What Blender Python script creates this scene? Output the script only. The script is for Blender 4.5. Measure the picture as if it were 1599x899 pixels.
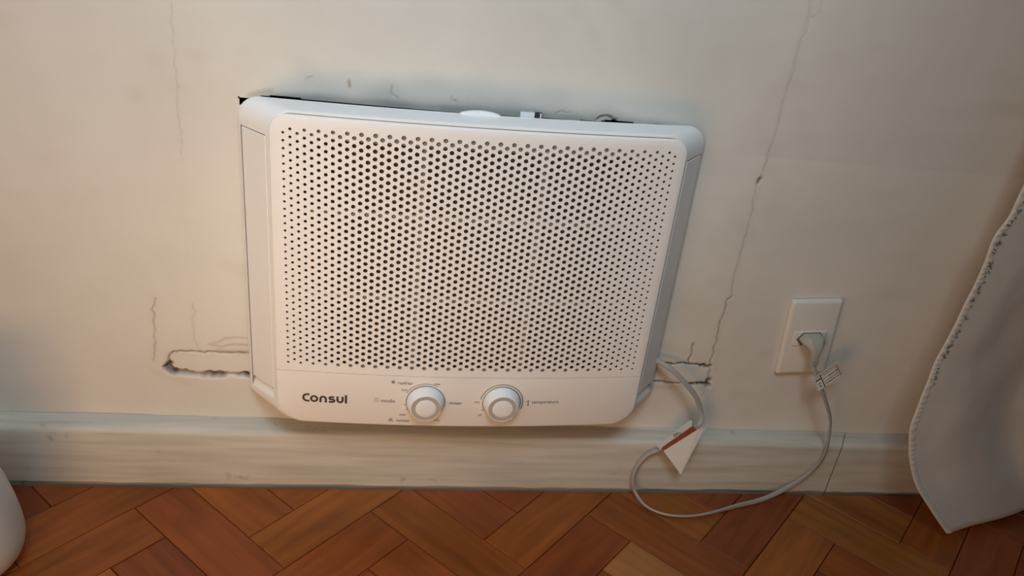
import bpy, bmesh, math, random
import numpy as np
from mathutils import Vector, Matrix, noise as mnoise

random.seed(7); np.random.seed(7)
for o in list(bpy.data.objects): bpy.data.objects.remove(o, do_unlink=True)
scene = bpy.context.scene
col = scene.collection

# ------------------------------------------------------------------ camera
cam_d = bpy.data.cameras.new('camera'); cam = bpy.data.objects.new('camera', cam_d); col.objects.link(cam)
cam_d.sensor_width = 36.0; cam_d.sensor_fit = 'HORIZONTAL'; cam_d.lens = 1293.8*36.0/1599.0
cam_d.clip_start = 0.02
PITCH, YAW, ROLL = -0.482956, -0.185547, 0.139405
cam.matrix_world = Matrix.Translation((0.0, -0.96203, 0.83518)) @ Matrix.Rotation(YAW, 4, 'Z') @ \
    Matrix.Rotation(math.pi/2+PITCH, 4, 'X') @ Matrix.Rotation(ROLL, 4, 'Z')
scene.camera = cam

# ------------------------------------------------------------------ world, lights, exposure
world = bpy.data.worlds.new('room_ambient'); scene.world = world; world.use_nodes = True
bg = world.node_tree.nodes['Background']; bg.inputs[0].default_value = (0.85, 0.90, 1.0, 1); bg.inputs[1].default_value = 0.03

def area(name, loc, target, sx, sy, energy, color, spread=math.pi):
    d = bpy.data.lights.new(name, 'AREA'); d.shape = 'RECTANGLE'; d.size = sx; d.size_y = sy
    d.energy = energy; d.color = color; d.spread = spread
    o = bpy.data.objects.new(name, d); col.objects.link(o); o.location = loc
    o.rotation_euler = (Vector(target)-Vector(loc)).to_track_quat('-Z', 'Y').to_euler(); return o
area('room_light', (-0.75, -1.35, 1.05), (-0.10, 0.0, 0.38), 0.7, 0.7, 3.2, (1.0, 0.87, 0.70))
area('side_room_light', (-1.40, -0.90, 0.80), (-0.15, 0.0, 0.40), 0.7, 0.7, 1.7, (1.0, 0.87, 0.68))
area('sunlit_floor_bounce', (-0.35, -1.10, 0.06), (-0.10, 0.0, 0.40), 0.6, 0.4, 5.0, (1.0, 0.55, 0.22))
area('sun_glow', (-0.55, -1.30, 0.50), (-0.06, 0.0, 0.36), 0.30, 0.30, 0.15, (1.0, 0.78, 0.56), math.radians(32))
area('ceiling_bounce', (0.0, -1.20, 1.90), (0.02, 0.0, 0.72), 0.7, 0.5, 2.7, (0.72, 0.91, 1.0), math.radians(60))
area('overhead_cool_fill', (-0.15, -0.36, 1.45), (-0.05, -0.03, 0.2), 0.9, 0.35, 1.1, (0.42, 0.58, 1.0))  # added overhead lamp for cool light on top faces; no window stands there

vs = scene.view_settings
vs.view_transform = 'Standard'; vs.look = 'None'; vs.gamma = 1.0; vs.exposure = 0.0; vs.use_curve_mapping = False

# ------------------------------------------------------------------ helpers
def tag(o, label=None, cat=None, group=None, kind=None):
    if label: o['label'] = label
    if cat: o['category'] = cat
    if group: o['group'] = group
    if kind: o['kind'] = kind
    return o
def empty(name, loc=(0, 0, 0), rot=(0, 0, 0)):
    o = bpy.data.objects.new(name, None); col.objects.link(o); o.location = loc; o.rotation_euler = rot
    o.empty_display_size = 0.02; return o
def mesh(name, V, F, m, parent=None, smooth=False, auto=None):
    me = bpy.data.meshes.new(name); me.from_pydata([tuple(map(float, v)) for v in V], [], F)
    bm = bmesh.new(); bm.from_mesh(me); bmesh.ops.recalc_face_normals(bm, faces=bm.faces); bm.to_mesh(me); bm.free()
    me.update(); me.materials.append(m)
    if smooth: me.shade_smooth()
    if auto is not None: me.shade_smooth(); me.set_sharp_from_angle(angle=math.radians(auto))
    o = bpy.data.objects.new(name, me); col.objects.link(o)
    if parent: o.parent = parent
    return o
class MB:
    def __init__(s): s.V = []; s.F = []
    def add(s, V, F):
        n = len(s.V); s.V += [tuple(v) for v in V]; s.F += [tuple(i+n for i in f) for f in F]
    def box(s, x0, x1, y0, y1, z0, z1):
        s.add([(x, y, z) for z in (z0, z1) for y in (y0, y1) for x in (x0, x1)],
              [(0, 2, 3, 1), (4, 5, 7, 6), (0, 1, 5, 4), (2, 6, 7, 3), (0, 4, 6, 2), (1, 3, 7, 5)])
    def build(s, name, m, parent=None, **k): return mesh(name, s.V, s.F, m, parent, **k)
def loft(rings, closed=True, cap0=False, cap1=False):
    V = []; F = []; n = len(rings[0])
    for r in rings: V += list(r)
    for k in range(len(rings)-1):
        for i in range(n if closed else n-1):
            j = (i+1) % n; F.append((k*n+i, k*n+j, (k+1)*n+j, (k+1)*n+i))
    if cap0: F.append(tuple(range(n))[::-1])
    if cap1: F.append(tuple((len(rings)-1)*n+i for i in range(n)))
    return V, F
def catmull(P, n=8):
    P = [np.array(p, float) for p in P]; Q = [2*P[0]-P[1]]+P+[2*P[-1]-P[-2]]; out = []
    for i in range(1, len(Q)-2):
        for k in range(n):
            t = k/n; a, b, c, d = Q[i-1:i+3]
            out.append(.5*((2*b)+(-a+c)*t+(2*a-5*b+4*c-d)*t*t+(-a+3*b-3*c+d)*t**3))
    out.append(P[-1]); return out

# ------------------------------------------------------------------ materials
def nodes(m): return m.node_tree.nodes, m.node_tree.links
def mat(name, c, rough=0.5, var=0.0, vscale=20.0, bump=0.0, bscale=200.0, metal=0.0, spec=0.5, coat=0.0, trans=0.0):
    m = bpy.data.materials.new(name); m.use_nodes = True; N, L = nodes(m); b = N['Principled BSDF']
    b.inputs['Base Color'].default_value = (*c, 1); b.inputs['Roughness'].default_value = rough
    b.inputs['Metallic'].default_value = metal; b.inputs['Specular IOR Level'].default_value = spec
    b.inputs['Coat Weight'].default_value = coat
    tc = N.new('ShaderNodeTexCoord')
    if var:
        n = N.new('ShaderNodeTexNoise'); n.inputs['Scale'].default_value = vscale; n.inputs['Detail'].default_value = 5
        L.new(tc.outputs['Object'], n.inputs['Vector'])
        r = N.new('ShaderNodeMapRange'); r.inputs[3].default_value = 1-var; r.inputs[4].default_value = 1+var
        r.inputs[1].default_value = .25; r.inputs[2].default_value = .75
        L.new(n.outputs['Fac'], r.inputs[0])
        x = N.new('ShaderNodeVectorMath'); x.operation = 'SCALE'; x.inputs[0].default_value = c
        L.new(r.outputs[0], x.inputs['Scale']); L.new(x.outputs[0], b.inputs['Base Color'])
    if bump:
        n = N.new('ShaderNodeTexNoise'); n.inputs['Scale'].default_value = bscale; n.inputs['Detail'].default_value = 4
        L.new(tc.outputs['Object'], n.inputs['Vector'])
        u = N.new('ShaderNodeBump'); u.inputs['Strength'].default_value = bump; u.inputs['Distance'].default_value = .001
        L.new(n.outputs['Fac'], u.inputs['Height']); L.new(u.outputs[0], b.inputs['Normal'])
    return m

M = {}
M['plastic'] = mat('white_plastic', (.86, .83, .815), .38, var=.015, vscale=6)
M['plastic_panel'] = mat('grille_plastic', (.86, .81, .775), .42, var=.015, vscale=6)
M['knob'] = mat('knob_plastic', (.85, .84, .84), .35, var=.02)
M['knob_ring'] = mat('knob_ring_plastic', (.46, .41, .36), .45, var=.03)
M['print'] = mat('grey_print', (.20, .165, .15), .6, var=.05)
M['logo'] = mat('dark_print', (.055, .035, .028), .5, var=.05)
M['filter'] = mat('filter_mesh', (.24, .175, .145), .8, var=.25, vscale=60)
M['rib'] = mat('filter_rib', (.32, .25, .215), .7, var=.1)
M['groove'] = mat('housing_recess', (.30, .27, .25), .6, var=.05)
M['sheet'] = mat('galvanised_sheet', (.55, .56, .58), .4, var=.05, metal=.9)
M['chrome'] = mat('bright_metal', (.9, .92, .95), .18, var=.02, metal=1.0)
M['rubber_gap'] = mat('black_rubber_and_gap_shade', (.02, .02, .022), .6, var=.1)
M['cavity'] = mat('raw_mortar', (.16, .135, .115), .95, var=.25, vscale=30, bump=.6, bscale=120)
M['outlet'] = mat('ivory_outlet_plastic', (.74, .68, .60), .35, var=.02)
M['socket_dark'] = mat('socket_shadow_plastic', (.16, .155, .145), .6, var=.05)
M['plug'] = mat('aged_plug_plastic', (.42, .385, .325), .4, var=.05)
M['cord'] = mat('grey_cord_pvc', (.40, .355, .33), .42, var=.04)
M['paper'] = mat('white_paper', (.80, .76, .71), .7, var=.03, vscale=60)
M['brown'] = mat('rust_printed_band', (.34, .085, .028), .6, var=.3, vscale=180)
M['ink'] = mat('black_ink', (.035, .035, .04), .6, var=.1)
M['labelgrey'] = mat('glossy_label', (.62, .63, .62), .4, var=.03)
M['bottle'] = mat('white_matte_plastic', (.52, .55, .56), .35, var=.02, vscale=8)
M['thread'] = mat('dark_thread', (.15, .13, .12), .8, var=.1)
M['slab'] = mat('floor_bedding', (.035, .018, .010), .9, var=.2)

# painted plaster: stains, plus shade painted over the unit, from a mesh attribute
def plaster():
    m = bpy.data.materials.new('painted_plaster'); m.use_nodes = True; N, L = nodes(m); b = N['Principled BSDF']
    b.inputs['Roughness'].default_value = .62; b.inputs['Specular IOR Level'].default_value = .3
    tc = N.new('ShaderNodeTexCoord'); at = N.new('ShaderNodeAttribute'); at.attribute_name = 'wear_shade'
    sep = N.new('ShaderNodeSeparateColor'); L.new(at.outputs['Color'], sep.inputs[0])
    n = N.new('ShaderNodeTexNoise'); n.inputs['Scale'].default_value = 5; n.inputs['Detail'].default_value = 6
    L.new(tc.outputs['Object'], n.inputs['Vector'])
    r = N.new('ShaderNodeValToRGB'); r.color_ramp.elements[0].color = (.66, .60, .53, 1); r.color_ramp.elements[1].color = (.74, .68, .615, 1)
    r.color_ramp.elements[0].position = .3; r.color_ramp.elements[1].position = .7
    L.new(n.outputs['Fac'], r.inputs[0]); c = r.outputs[0]
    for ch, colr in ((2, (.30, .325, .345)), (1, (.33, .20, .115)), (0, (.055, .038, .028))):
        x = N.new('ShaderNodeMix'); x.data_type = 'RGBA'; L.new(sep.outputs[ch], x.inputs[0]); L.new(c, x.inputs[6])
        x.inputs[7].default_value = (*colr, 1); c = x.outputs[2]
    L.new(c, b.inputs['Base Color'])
    n2 = N.new('ShaderNodeTexNoise'); n2.inputs['Scale'].default_value = 45; n2.inputs['Detail'].default_value = 6
    L.new(tc.outputs['Object'], n2.inputs['Vector'])
    u = N.new('ShaderNodeBump'); u.inputs['Strength'].default_value = .25; u.inputs['Distance'].default_value = .0012
    L.new(n2.outputs['Fac'], u.inputs['Height']); L.new(u.outputs[0], b.inputs['Normal'])
    return m
M['plaster'] = plaster()

def baseboard_mat():
    m = bpy.data.materials.new('painted_baseboard'); m.use_nodes = True; N, L = nodes(m); b = N['Principled BSDF']
    b.inputs['Roughness'].default_value = .5
    tc = N.new('ShaderNodeTexCoord'); mp = N.new('ShaderNodeMapping'); mp.inputs['Scale'].default_value = (3, 40, 40)
    L.new(tc.outputs['Object'], mp.inputs[0])
    n = N.new('ShaderNodeTexNoise'); n.inputs['Scale'].default_value = 2.2; n.inputs['Detail'].default_value = 7; L.new(mp.outputs[0], n.inputs['Vector'])
    r = N.new('ShaderNodeValToRGB'); e = r.color_ramp.elements
    e[0].position = .30; e[0].color = (.50, .455, .39, 1); e[1].position = .62; e[1].color = (.63, .58, .505, 1)
    L.new(n.outputs['Fac'], r.inputs[0])
    n3 = N.new('ShaderNodeTexNoise'); n3.inputs['Scale'].default_value = 26; n3.inputs['Detail'].default_value = 8; L.new(tc.outputs['Object'], n3.inputs['Vector'])
    r3 = N.new('ShaderNodeMapRange'); r3.inputs[1].default_value = .66; r3.inputs[2].default_value = .76; L.new(n3.outputs['Fac'], r3.inputs[0])
    x = N.new('ShaderNodeMix'); x.data_type = 'RGBA'; L.new(r3.outputs[0], x.inputs[0]); L.new(r.outputs[0], x.inputs[6]); x.inputs[7].default_value = (.36, .30, .25, 1)
    L.new(x.outputs[2], b.inputs['Base Color'])
    u = N.new('ShaderNodeBump'); u.inputs['Strength'].default_value = .35; u.inputs['Distance'].default_value = .001
    L.new(n.outputs['Fac'], u.inputs['Height']); L.new(u.outputs[0], b.inputs['Normal'])
    return m
M['baseboard'] = baseboard_mat()

def wood():
    m = bpy.data.materials.new('varnished_parquet'); m.use_nodes = True; N, L = nodes(m); b = N['Principled BSDF']
    b.inputs['Roughness'].default_value = .34; b.inputs['Specular IOR Level'].default_value = .35
    tc = N.new('ShaderNodeTexCoord'); oi = N.new('ShaderNodeObjectInfo')
    ad = N.new('ShaderNodeVectorMath'); ad.operation = 'ADD'; L.new(tc.outputs['Object'], ad.inputs[0])
    sc = N.new('ShaderNodeVectorMath'); sc.operation = 'SCALE'; sc.inputs[0].default_value = (7, 13, 5); L.new(oi.outputs['Random'], sc.inputs['Scale'])
    L.new(sc.outputs[0], ad.inputs[1])
    mp = N.new('ShaderNodeMapping'); mp.inputs['Scale'].default_value = (3.0, 34, 10); L.new(ad.outputs[0], mp.inputs[0])
    n = N.new('ShaderNodeTexNoise'); n.inputs['Scale'].default_value = 2.0; n.inputs['Detail'].default_value = 7; n.inputs['Distortion'].default_value = .6
    L.new(mp.outputs[0], n.inputs['Vector'])
    r = N.new('ShaderNodeMapRange'); r.inputs[1].default_value = .3; r.inputs[2].default_value = .7; r.inputs[3].default_value = .78; r.inputs[4].default_value = 1.2
    L.new(n.outputs['Fac'], r.inputs[0])
    n2 = N.new('ShaderNodeTexNoise'); n2.inputs['Scale'].default_value = 9; n2.inputs['Detail'].default_value = 3; L.new(ad.outputs[0], n2.inputs['Vector'])
    r2 = N.new('ShaderNodeMapRange'); r2.inputs[1].default_value = .3; r2.inputs[2].default_value = .7; r2.inputs[3].default_value = .84; r2.inputs[4].default_value = 1.18
    L.new(n2.outputs['Fac'], r2.inputs[0])
    k = N.new('ShaderNodeMath'); k.operation = 'MULTIPLY'; L.new(r.outputs[0], k.inputs[0]); L.new(r2.outputs[0], k.inputs[1])
    x = N.new('ShaderNodeVectorMath'); x.operation = 'SCALE'; L.new(oi.outputs['Color'], x.inputs[0]); L.new(k.outputs[0], x.inputs['Scale'])
    L.new(x.outputs[0], b.inputs['Base Color'])
    u = N.new('ShaderNodeBump'); u.inputs['Strength'].default_value = .12; u.inputs['Distance'].default_value = .0006
    L.new(n.outputs['Fac'], u.inputs['Height']); L.new(u.outputs[0], b.inputs['Normal'])
    return m
M['wood'] = wood()

def fabric():
    m = bpy.data.materials.new('curtain_fabric'); m.use_nodes = True; N, L = nodes(m); b = N['Principled BSDF']
    b.inputs['Base Color'].default_value = (.40, .375, .345, 1); b.inputs['Roughness'].default_value = .55
    b.inputs['Sheen Weight'].default_value = .25
    tc = N.new('ShaderNodeTexCoord')
    w = N.new('ShaderNodeTexWave'); w.inputs['Scale'].default_value = 260; w.inputs['Distortion'].default_value = 1.5; L.new(tc.outputs['Object'], w.inputs['Vector'])
    n = N.new('ShaderNodeTexNoise'); n.inputs['Scale'].default_value = 14; n.inputs['Detail'].default_value = 4; L.new(tc.outputs['Object'], n.inputs['Vector'])
    r = N.new('ShaderNodeValToRGB'); r.color_ramp.elements[0].color = (.66, .60, .54, 1); r.color_ramp.elements[1].color = (.74, .68, .61, 1); L.new(n.outputs['Fac'], r.inputs[0])
    L.new(r.outputs[0], b.inputs['Base Color'])
    u = N.new('ShaderNodeBump'); u.inputs['Strength'].default_value = .15; u.inputs['Distance'].default_value = .0005
    L.new(w.outputs['Fac'], u.inputs['Height']); L.new(u.outputs[0], b.inputs['Normal'])
    return m
M['fabric'] = fabric()

# ------------------------------------------------------------------ floor: herringbone parquet
floor = mesh('floor', [(-2.6, -3.2, -.0125), (3.0, -3.2, -.0125), (3.0, .02, -.0125), (-2.6, .02, -.0125),
                       (-2.6, -3.2, -.05), (3.0, -3.2, -.05), (3.0, .02, -.05), (-2.6, .02, -.05)],
             [(0, 1, 2, 3), (7, 6, 5, 4), (0, 4, 5, 1), (1, 5, 6, 2), (2, 6, 7, 3), (3, 7, 4, 0)], M['slab'])
tag(floor, 'reddish brown herringbone parquet floor in front of the baseboard', kind='structure')
PW = 0.07356; OX, OY, TH = 0.16633, -0.13245, -0.0089
ea = np.array([math.cos(-math.pi/4+TH), math.sin(-math.pi/4+TH)]); eb = np.array([math.cos(math.pi/4+TH), math.sin(math.pi/4+TH)])
def clip_poly(P, ymax):
    out = []
    for i in range(len(P)):
        a, b = P[i], P[(i+1) % len(P)]; ia, ib = a[1] <= ymax, b[1] <= ymax
        if ia: out.append(a)
        if ia != ib:
            t = (ymax-a[1])/(b[1]-a[1]); out.append(a+t*(b-a))
    return out
def plank_geo(poly):
    c = np.mean(poly, axis=0); n = len(poly)
    ins = []
    for p in poly:
        d = c-p; l = np.linalg.norm(d); ins.append(p+d/l*min(.0014, l*.2))
    V = [(p[0], p[1], -.012) for p in poly]+[(p[0], p[1], -.0009) for p in poly]+[(p[0], p[1], 0) for p in ins]
    F = [tuple(range(n))[::-1]]+[(i, (i+1) % n, n+(i+1) % n, n+i) for i in range(n)]+\
        [(n+i, n+(i+1) % n, 2*n+(i+1) % n, 2*n+i) for i in range(n)]+[tuple(2*n+i for i in range(n))]
    return V, F
shared = None
base_cols = [(.285, .070, .0155), (.268, .062, .0155), (.300, .078, .0155), (.262, .060, .0145), (.290, .076, .0145), (.315, .092, .018)]
special = {('P', 1, 1): (.40, .155, .048), ('P', 2, 0): (.335, .115, .021), ('P', 2, -1): (.295, .090, .018)}
gap = .0005
for m_ in range(-4, 6):
    for k in range(-12, 26):
        for typ in 'PQ':
            if typ == 'P': a0, a1, b0, b1 = -2+k+3*m_, 1+k+3*m_, -1-k+3*m_, -k+3*m_
            else: a0, a1, b0, b1 = k+3*m_, 1+k+3*m_, -k+3*m_, 3-k+3*m_
            ca = np.array([OX, OY])+PW*((a0+a1)/2*ea+(b0+b1)/2*eb)
            if not (-1.05 < ca[0] < 1.55 and -1.25 < ca[1] < .10): continue
            ax, ay = (ea, eb) if typ == 'P' else (eb, -ea)
            hl, hw = 1.5*PW-gap, .5*PW-gap
            loc = [np.array(p) for p in ((-hl, -hw), (hl, -hw), (hl, hw), (-hl, hw))]
            wp = [ca+p[0]*ax+p[1]*ay for p in loc]
            if max(p[1] for p in wp) > -.0350:
                cp = clip_poly(wp, -.0350)
                if len(cp) < 3: continue
                lp = [np.array([(p-ca)@ax, (p-ca)@ay]) for p in cp]
                if max(p[1] for p in cp)-min(p[1] for p in cp) < .006: continue
                V, F = plank_geo(lp); o = mesh('plank', V, F, M['wood'], floor)
            else:
                if shared is None:
                    V, F = plank_geo(loc); o = mesh('plank', V, F, M['wood'], floor); shared = o.data
                else:
                    o = bpy.data.objects.new('plank', shared); col.objects.link(o); o.parent = floor
            o.location = (ca[0], ca[1], random.uniform(-.0004, .0)); o.rotation_euler = (0, 0, math.atan2(ax[1], ax[0]))
            c = special.get((typ, m_, k)) or random.choice(base_cols); f = random.uniform(.86, 1.06)
            if (typ, m_, k) in special: f = 1
            o.color = (c[0]*f, c[1]*f, c[2]*f, 1)

# ------------------------------------------------------------------ wall with real cracks, slots and the opening
CR = {  # polylines on the wall (x, z), metres:   points, half-width, depth, darkness
 'cl': ([(-.231, .6507), (-.2316, .6219), (-.2309, .6014), (-.23, .5734), (-.2301, .5604), (-.2297, .5445), (-.2301, .5146), (-.2293, .4683)], .0007, .0003, .17),
 'cl2': ([(-.2728, .2808), (-.2759, .2704), (-.2761, .2571), (-.2782, .2281), (-.2777, .2134), (-.2804, .1984), (-.2821, .1863)], .0008, .0010, .42),
 'fa': ([(-.2273, .2768), (-.2287, .2355), (-.228, .2188), (-.2253, .208), (-.2223, .2041)], .0017, .0003, .12),
 'st': ([(-.2623, .1821), (-.2615, .1943), (-.2572, .1995), (-.245, .2011), (-.2289, .2018), (-.2005, .2011), (-.1579, .2031)], .0011, .003, .60),
 'cr': ([(.4883, .702), (.4866, .681), (.486, .6643), (.4883, .6375), (.487, .6136), (.4855, .6015), (.4873, .5688), (.4865, .5478)], .0007, .0003, .12),
 'crb': ([(.4865, .5478), (.4841, .5348), (.4842, .5158), (.4838, .5017), (.4829, .4954), (.483, .4821), (.4846, .4504), (.4851, .4082), (.4849, .3742), (.4855, .3545), (.4907, .3275), (.4855, .3221)], .0007, .0005, .26),
 'crc': ([(.4907, .3275), (.4855, .3221), (.4859, .2983), (.4853, .2665), (.4871, .2285), (.4873, .2119), (.4893, .1917), (.4922, .1758)], .0009, .0012, .52),
 'spot': ([(.4841, .5005), (.4829, .4944)], .0022, .003, .7),
 'pe': ([(.4822, .7268), (.49, .7044), (.4942, .7041), (.5, .7091), (.4994, .7236), (.4986, .7285)], .0008, .0003, .10),
 'rt': ([(.38, .2123), (.4246, .2125), (.4537, .2126), (.4685, .2122), (.4790, .2105), (.4878, .2107)], .0012, .004, .9),
 'rt2': ([(.474, .2105), (.4800, .2095), (.4878, .2093)], .0024, .006, 1.),
 'rb': ([(.38, .18), (.4271, .1789), (.4488, .1786)], .0011, .003, .8),
 'rb2': ([(.4638, .1781), (.4768, .1775), (.4904, .1788)], .0021, .006, 1.),
 'bl': ([(.4909, .1845), (.4919, .1763)], .0034, .008, 1.),
 'vr': ([(.453, .2488), (.4544, .2347), (.4538, .2248), (.4544, .2138)], .0010, .002, .6),
 'm1': ([(.0076, .5788), (.0089, .5684), (.0143, .5651)], .0010, .001, .3),
 'm2': ([(.0772, .5724), (.0785, .5664), (.0831, .566)], .0009, .001, .25),
 'm3': ([(-.0876, .5781), (-.082, .5808)], .0009, .001, .25),
 'm4': ([(.2560, .5600), (.2640, .5645), (.2720, .5640), (.2800, .5618)], .0012, .003, .7),
 'm5': ([(.205, .562), (.212, .5665), (.221, .5655)], .0009, .001, .3),
}
BROWN = {'s1': ([(-.2113, .2147), (-.1998, .2182), (-.1899, .2247), (-.1769, .2273), (-.1606, .2261)], .0022, .30),
         's2': ([(-.2081, .2138), (-.1953, .2114), (-.1821, .2161), (-.1609, .2161)], .0022, .38),
         's3': ([(-.20, .2055), (-.18, .204), (-.158, .205)], .0035, .40),
         's4': ([(-.2675, .171), (-.255, .158), (-.24, .150)], .006, .12),
         's5': ([(-.0412, .5795), (-.0402, .5735)], .0022, .75),
         's6': ([(-.152, .553), (-.143, .557), (-.128, .560)], .003, .35),
         's7': ([(-.285, .17), (-.272, .162), (-.262, .158)], .004, .10),
         's8': ([(.494, .235), (.497, .205)], .007, .10), 's9': ([(.40, .245), (.45, .232), (.475, .222)], .010, .10),
         's10': ([(.38, .172), (.45, .171)], .005, .18)}
HOLE_ = [(-.1641, .5512), (-.1599, .5508), (-.1543, .5509), (-.1451, .5514), (-.1437, .5538), (-.1387, .5564), (-.1267, .5575), (-.116, .5578), (-.0731, .5568), (-.0295, .5563), (.0297, .5562), (.0886, .5561), (.1283, .5576), (.1516, .5573), (.1906, .558), (.234, .5591), (.258, .5596), (.2695, .563), (.2817, .5624), (.3103, .5617), (.3512, .5622), (.3568, .5452), (.3801, .2182), (-.1348, .195), (-.1617, .5387)]
HOLE = [(x, z-(.0030 if x < -.05 else .0020) if z > .55 and x > -.150 else z-.001) for x, z in HOLE_]
def axis(lo, f0, f1, hi, h, grow=1.35, mx=.25):
    fine = list(np.arange(f0, f1+h/2, h)); a = []; s = h; x = f0
    while x > lo: s = min(s*grow, mx); x -= s; a.append(max(x, lo))
    b = []; s = h; x = fine[-1]
    while x < hi: s = min(s*grow, mx); x += s; b.append(min(x, hi))
    return np.array(a[::-1]+fine+b)
gx = axis(-2.6, -.31, .53, 3.0, .0014); gz = axis(.0, .135, .735, 2.6, .0014)
X, Z = np.meshgrid(gx, gz); nx, nz = len(gx), len(gz)
rng = np.random.RandomState(3)
def smooth_noise(scale, seed):
    r = np.random.RandomState(seed); f = np.zeros_like(X)
    for o in range(10):
        a = r.uniform(0, 2*math.pi); k = 2*math.pi/scale*r.uniform(.6, 1.7)
        f += np.sin((X*math.cos(a)+Z*math.sin(a))*k+r.uniform(0, 6.28))
    return f/10*1.6
N1, N2, N3 = smooth_noise(.012, 1), smooth_noise(.05, 2), smooth_noise(.35, 4)
def pdist(P, pad):
    P = np.array(P); D = np.full(X.shape, 9.)
    i0, i1 = np.searchsorted(gx, [P[:, 0].min()-pad, P[:, 0].max()+pad]); j0, j1 = np.searchsorted(gz, [P[:, 1].min()-pad, P[:, 1].max()+pad])
    x = X[j0:j1, i0:i1]; z = Z[j0:j1, i0:i1]; d = np.full(x.shape, 9.)
    for a, b in zip(P[:-1], P[1:]):
        v = b-a; t = np.clip(((x-a[0])*v[0]+(z-a[1])*v[1])/(v@v+1e-12), 0, 1)
        d = np.minimum(d, np.hypot(x-a[0]-t*v[0], z-a[1]-t*v[1]))
    D[j0:j1, i0:i1] = d; return D
def ragged(P, amp=.0011, n=3):
    P = [np.array(p) for p in P]
    for _ in range(n):
        Q = [P[0]]
        for a, b in zip(P[:-1], P[1:]):
            l = np.linalg.norm(b-a); m = (a+b)/2
            if l > .004: m = m+rng.normal(0, min(amp, l*.10), 2); Q += [m, b]
            else: Q += [b]
        P = Q
    return P
depth = np.zeros_like(X); R_ = np.zeros_like(X); G_ = np.zeros_like(X); B_ = np.zeros_like(X)
for k, (P, w, dp, dk) in CR.items():
    d = pdist(ragged(P), .03); ww = w*(1+.45*N1)
    g = np.exp(-(d/np.maximum(ww, .0004))**2); depth = np.maximum(depth, dp*g); R_ = np.maximum(R_, dk*g)
    G_ = np.maximum(G_, .16*dk*np.exp(-(d/(.006*(1+.4*N2)))**2))
# the broken-out gap under the filler strip, left of the unit
P = ragged([(-.2676, .1747), (-.2638, .1708), (-.2575, .169), (-.247, .1674), (-.2348, .1659), (-.2201, .1654), (-.2061, .166), (-.1953, .1665), (-.1853, .1679), (-.1729, .1674), (-.15, .1701)], .0014)
d = pdist(P, .03)
wid = np.interp(X, [-.268, -.262, -.255, -.24, -.225, -.212, -.197, -.19, -.18, -.172, -.158], [.003, .0055, .0045, .0042, .0028, .0050, .0048, .0022, .0014, .0034, .0036])*(1+.25*N1)
g = 1/(1+np.exp((d-wid)/.0005)); depth = np.maximum(depth, .009*g)
fill = np.interp(X, [-.268, -.26, -.25, -.236, -.226, -.214, -.195, -.188, -.176, -.168, -.158], [.9, .9, .55, .45, .12, .75, .7, .2, .25, .9, .95])
R_ = np.maximum(R_, g*np.clip(fill+.25*N1, 0, 1))
d = pdist([(-.2625, .181), (-.2650, .1765)], .03); g = np.exp(-(d/.0036)**2); depth = np.maximum(depth, .008*g); R_ = np.maximum(R_, .95*g)
for k, (P, w, s) in BROWN.items():
    d = pdist(P, .04); G_ = np.maximum(G_, s*np.exp(-(d/(w*(1+.5*N2)))**2))
# soot smear over the unit, with shade painted into the same colour
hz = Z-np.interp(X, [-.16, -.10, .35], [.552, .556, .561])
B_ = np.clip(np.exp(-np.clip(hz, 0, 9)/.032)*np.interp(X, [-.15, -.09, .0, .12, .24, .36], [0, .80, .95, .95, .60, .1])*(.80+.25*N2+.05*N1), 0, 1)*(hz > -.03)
B_ = np.maximum(B_, .20*np.interp(X, [-.18, -.02, .35, .47], [0, 1, 1, 0])*np.interp(Z, [.54, .60, .9], [1, .9, .6])*(Z > .5))  # cool overhead light on the upper wall, painted as a blue-grey tint
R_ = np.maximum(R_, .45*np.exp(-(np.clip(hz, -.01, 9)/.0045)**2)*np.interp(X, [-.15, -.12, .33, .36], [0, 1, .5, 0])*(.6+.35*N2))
G_ = np.maximum(G_, .09*np.clip(N2+N3-.5, 0, 1))
# trowel waviness and the slightly proud patch round the unit
wav = .0005*N3+.00015*N2
patch = .0006/(1+np.exp((X-.486)/.0012))/(1+np.exp(-(X+.2305)/.0012))
Y = depth-wav*(np.abs(X) < 1.2)-patch*(Z < .75)
V = np.stack([X.ravel(), Y.ravel(), Z.ravel()], 1)
xc = (gx[:-1]+gx[1:])/2; zc = (gz[:-1]+gz[1:])/2; XC, ZC = np.meshgrid(xc, zc)
def inside(P, x, z):
    r = np.zeros(x.shape, bool); n = len(P)
    for i in range(n):
        (xa, za), (xb, zb) = P[i], P[(i+1) % n]
        c = ((za > z) != (zb > z)) & (x < (xb-xa)*(z-za)/(zb-za+1e-15)+xa); r ^= c
    return r
keep = ~inside(HOLE, XC, ZC)
J, I = np.nonzero(keep); base = J*nx+I
F = np.stack([base, base+1, base+nx+1, base+nx], 1).astype(np.int32)
used = np.unique(F); remap = np.full(len(V), -1, np.int32); remap[used] = np.arange(len(used)); F = remap[F]; V = V[used]
me = bpy.data.meshes.new('wall_back'); me.vertices.add(len(V)); me.vertices.foreach_set('co', V.astype(np.float32).ravel())
me.loops.add(F.size); me.loops.foreach_set('vertex_index', F.ravel())
me.polygons.add(len(F)); me.polygons.foreach_set('loop_start', np.arange(0, F.size, 4, dtype=np.int32))
me.update(calc_edges=True); me.shade_smooth()
ca_ = me.color_attributes.new('wear_shade', 'FLOAT_COLOR', 'POINT')
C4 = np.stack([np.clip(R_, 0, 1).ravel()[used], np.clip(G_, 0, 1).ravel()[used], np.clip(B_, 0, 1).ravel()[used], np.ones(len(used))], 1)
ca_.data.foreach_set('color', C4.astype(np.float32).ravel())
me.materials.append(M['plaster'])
wall = bpy.data.objects.new('wall_back', me); col.objects.link(wall)
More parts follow.
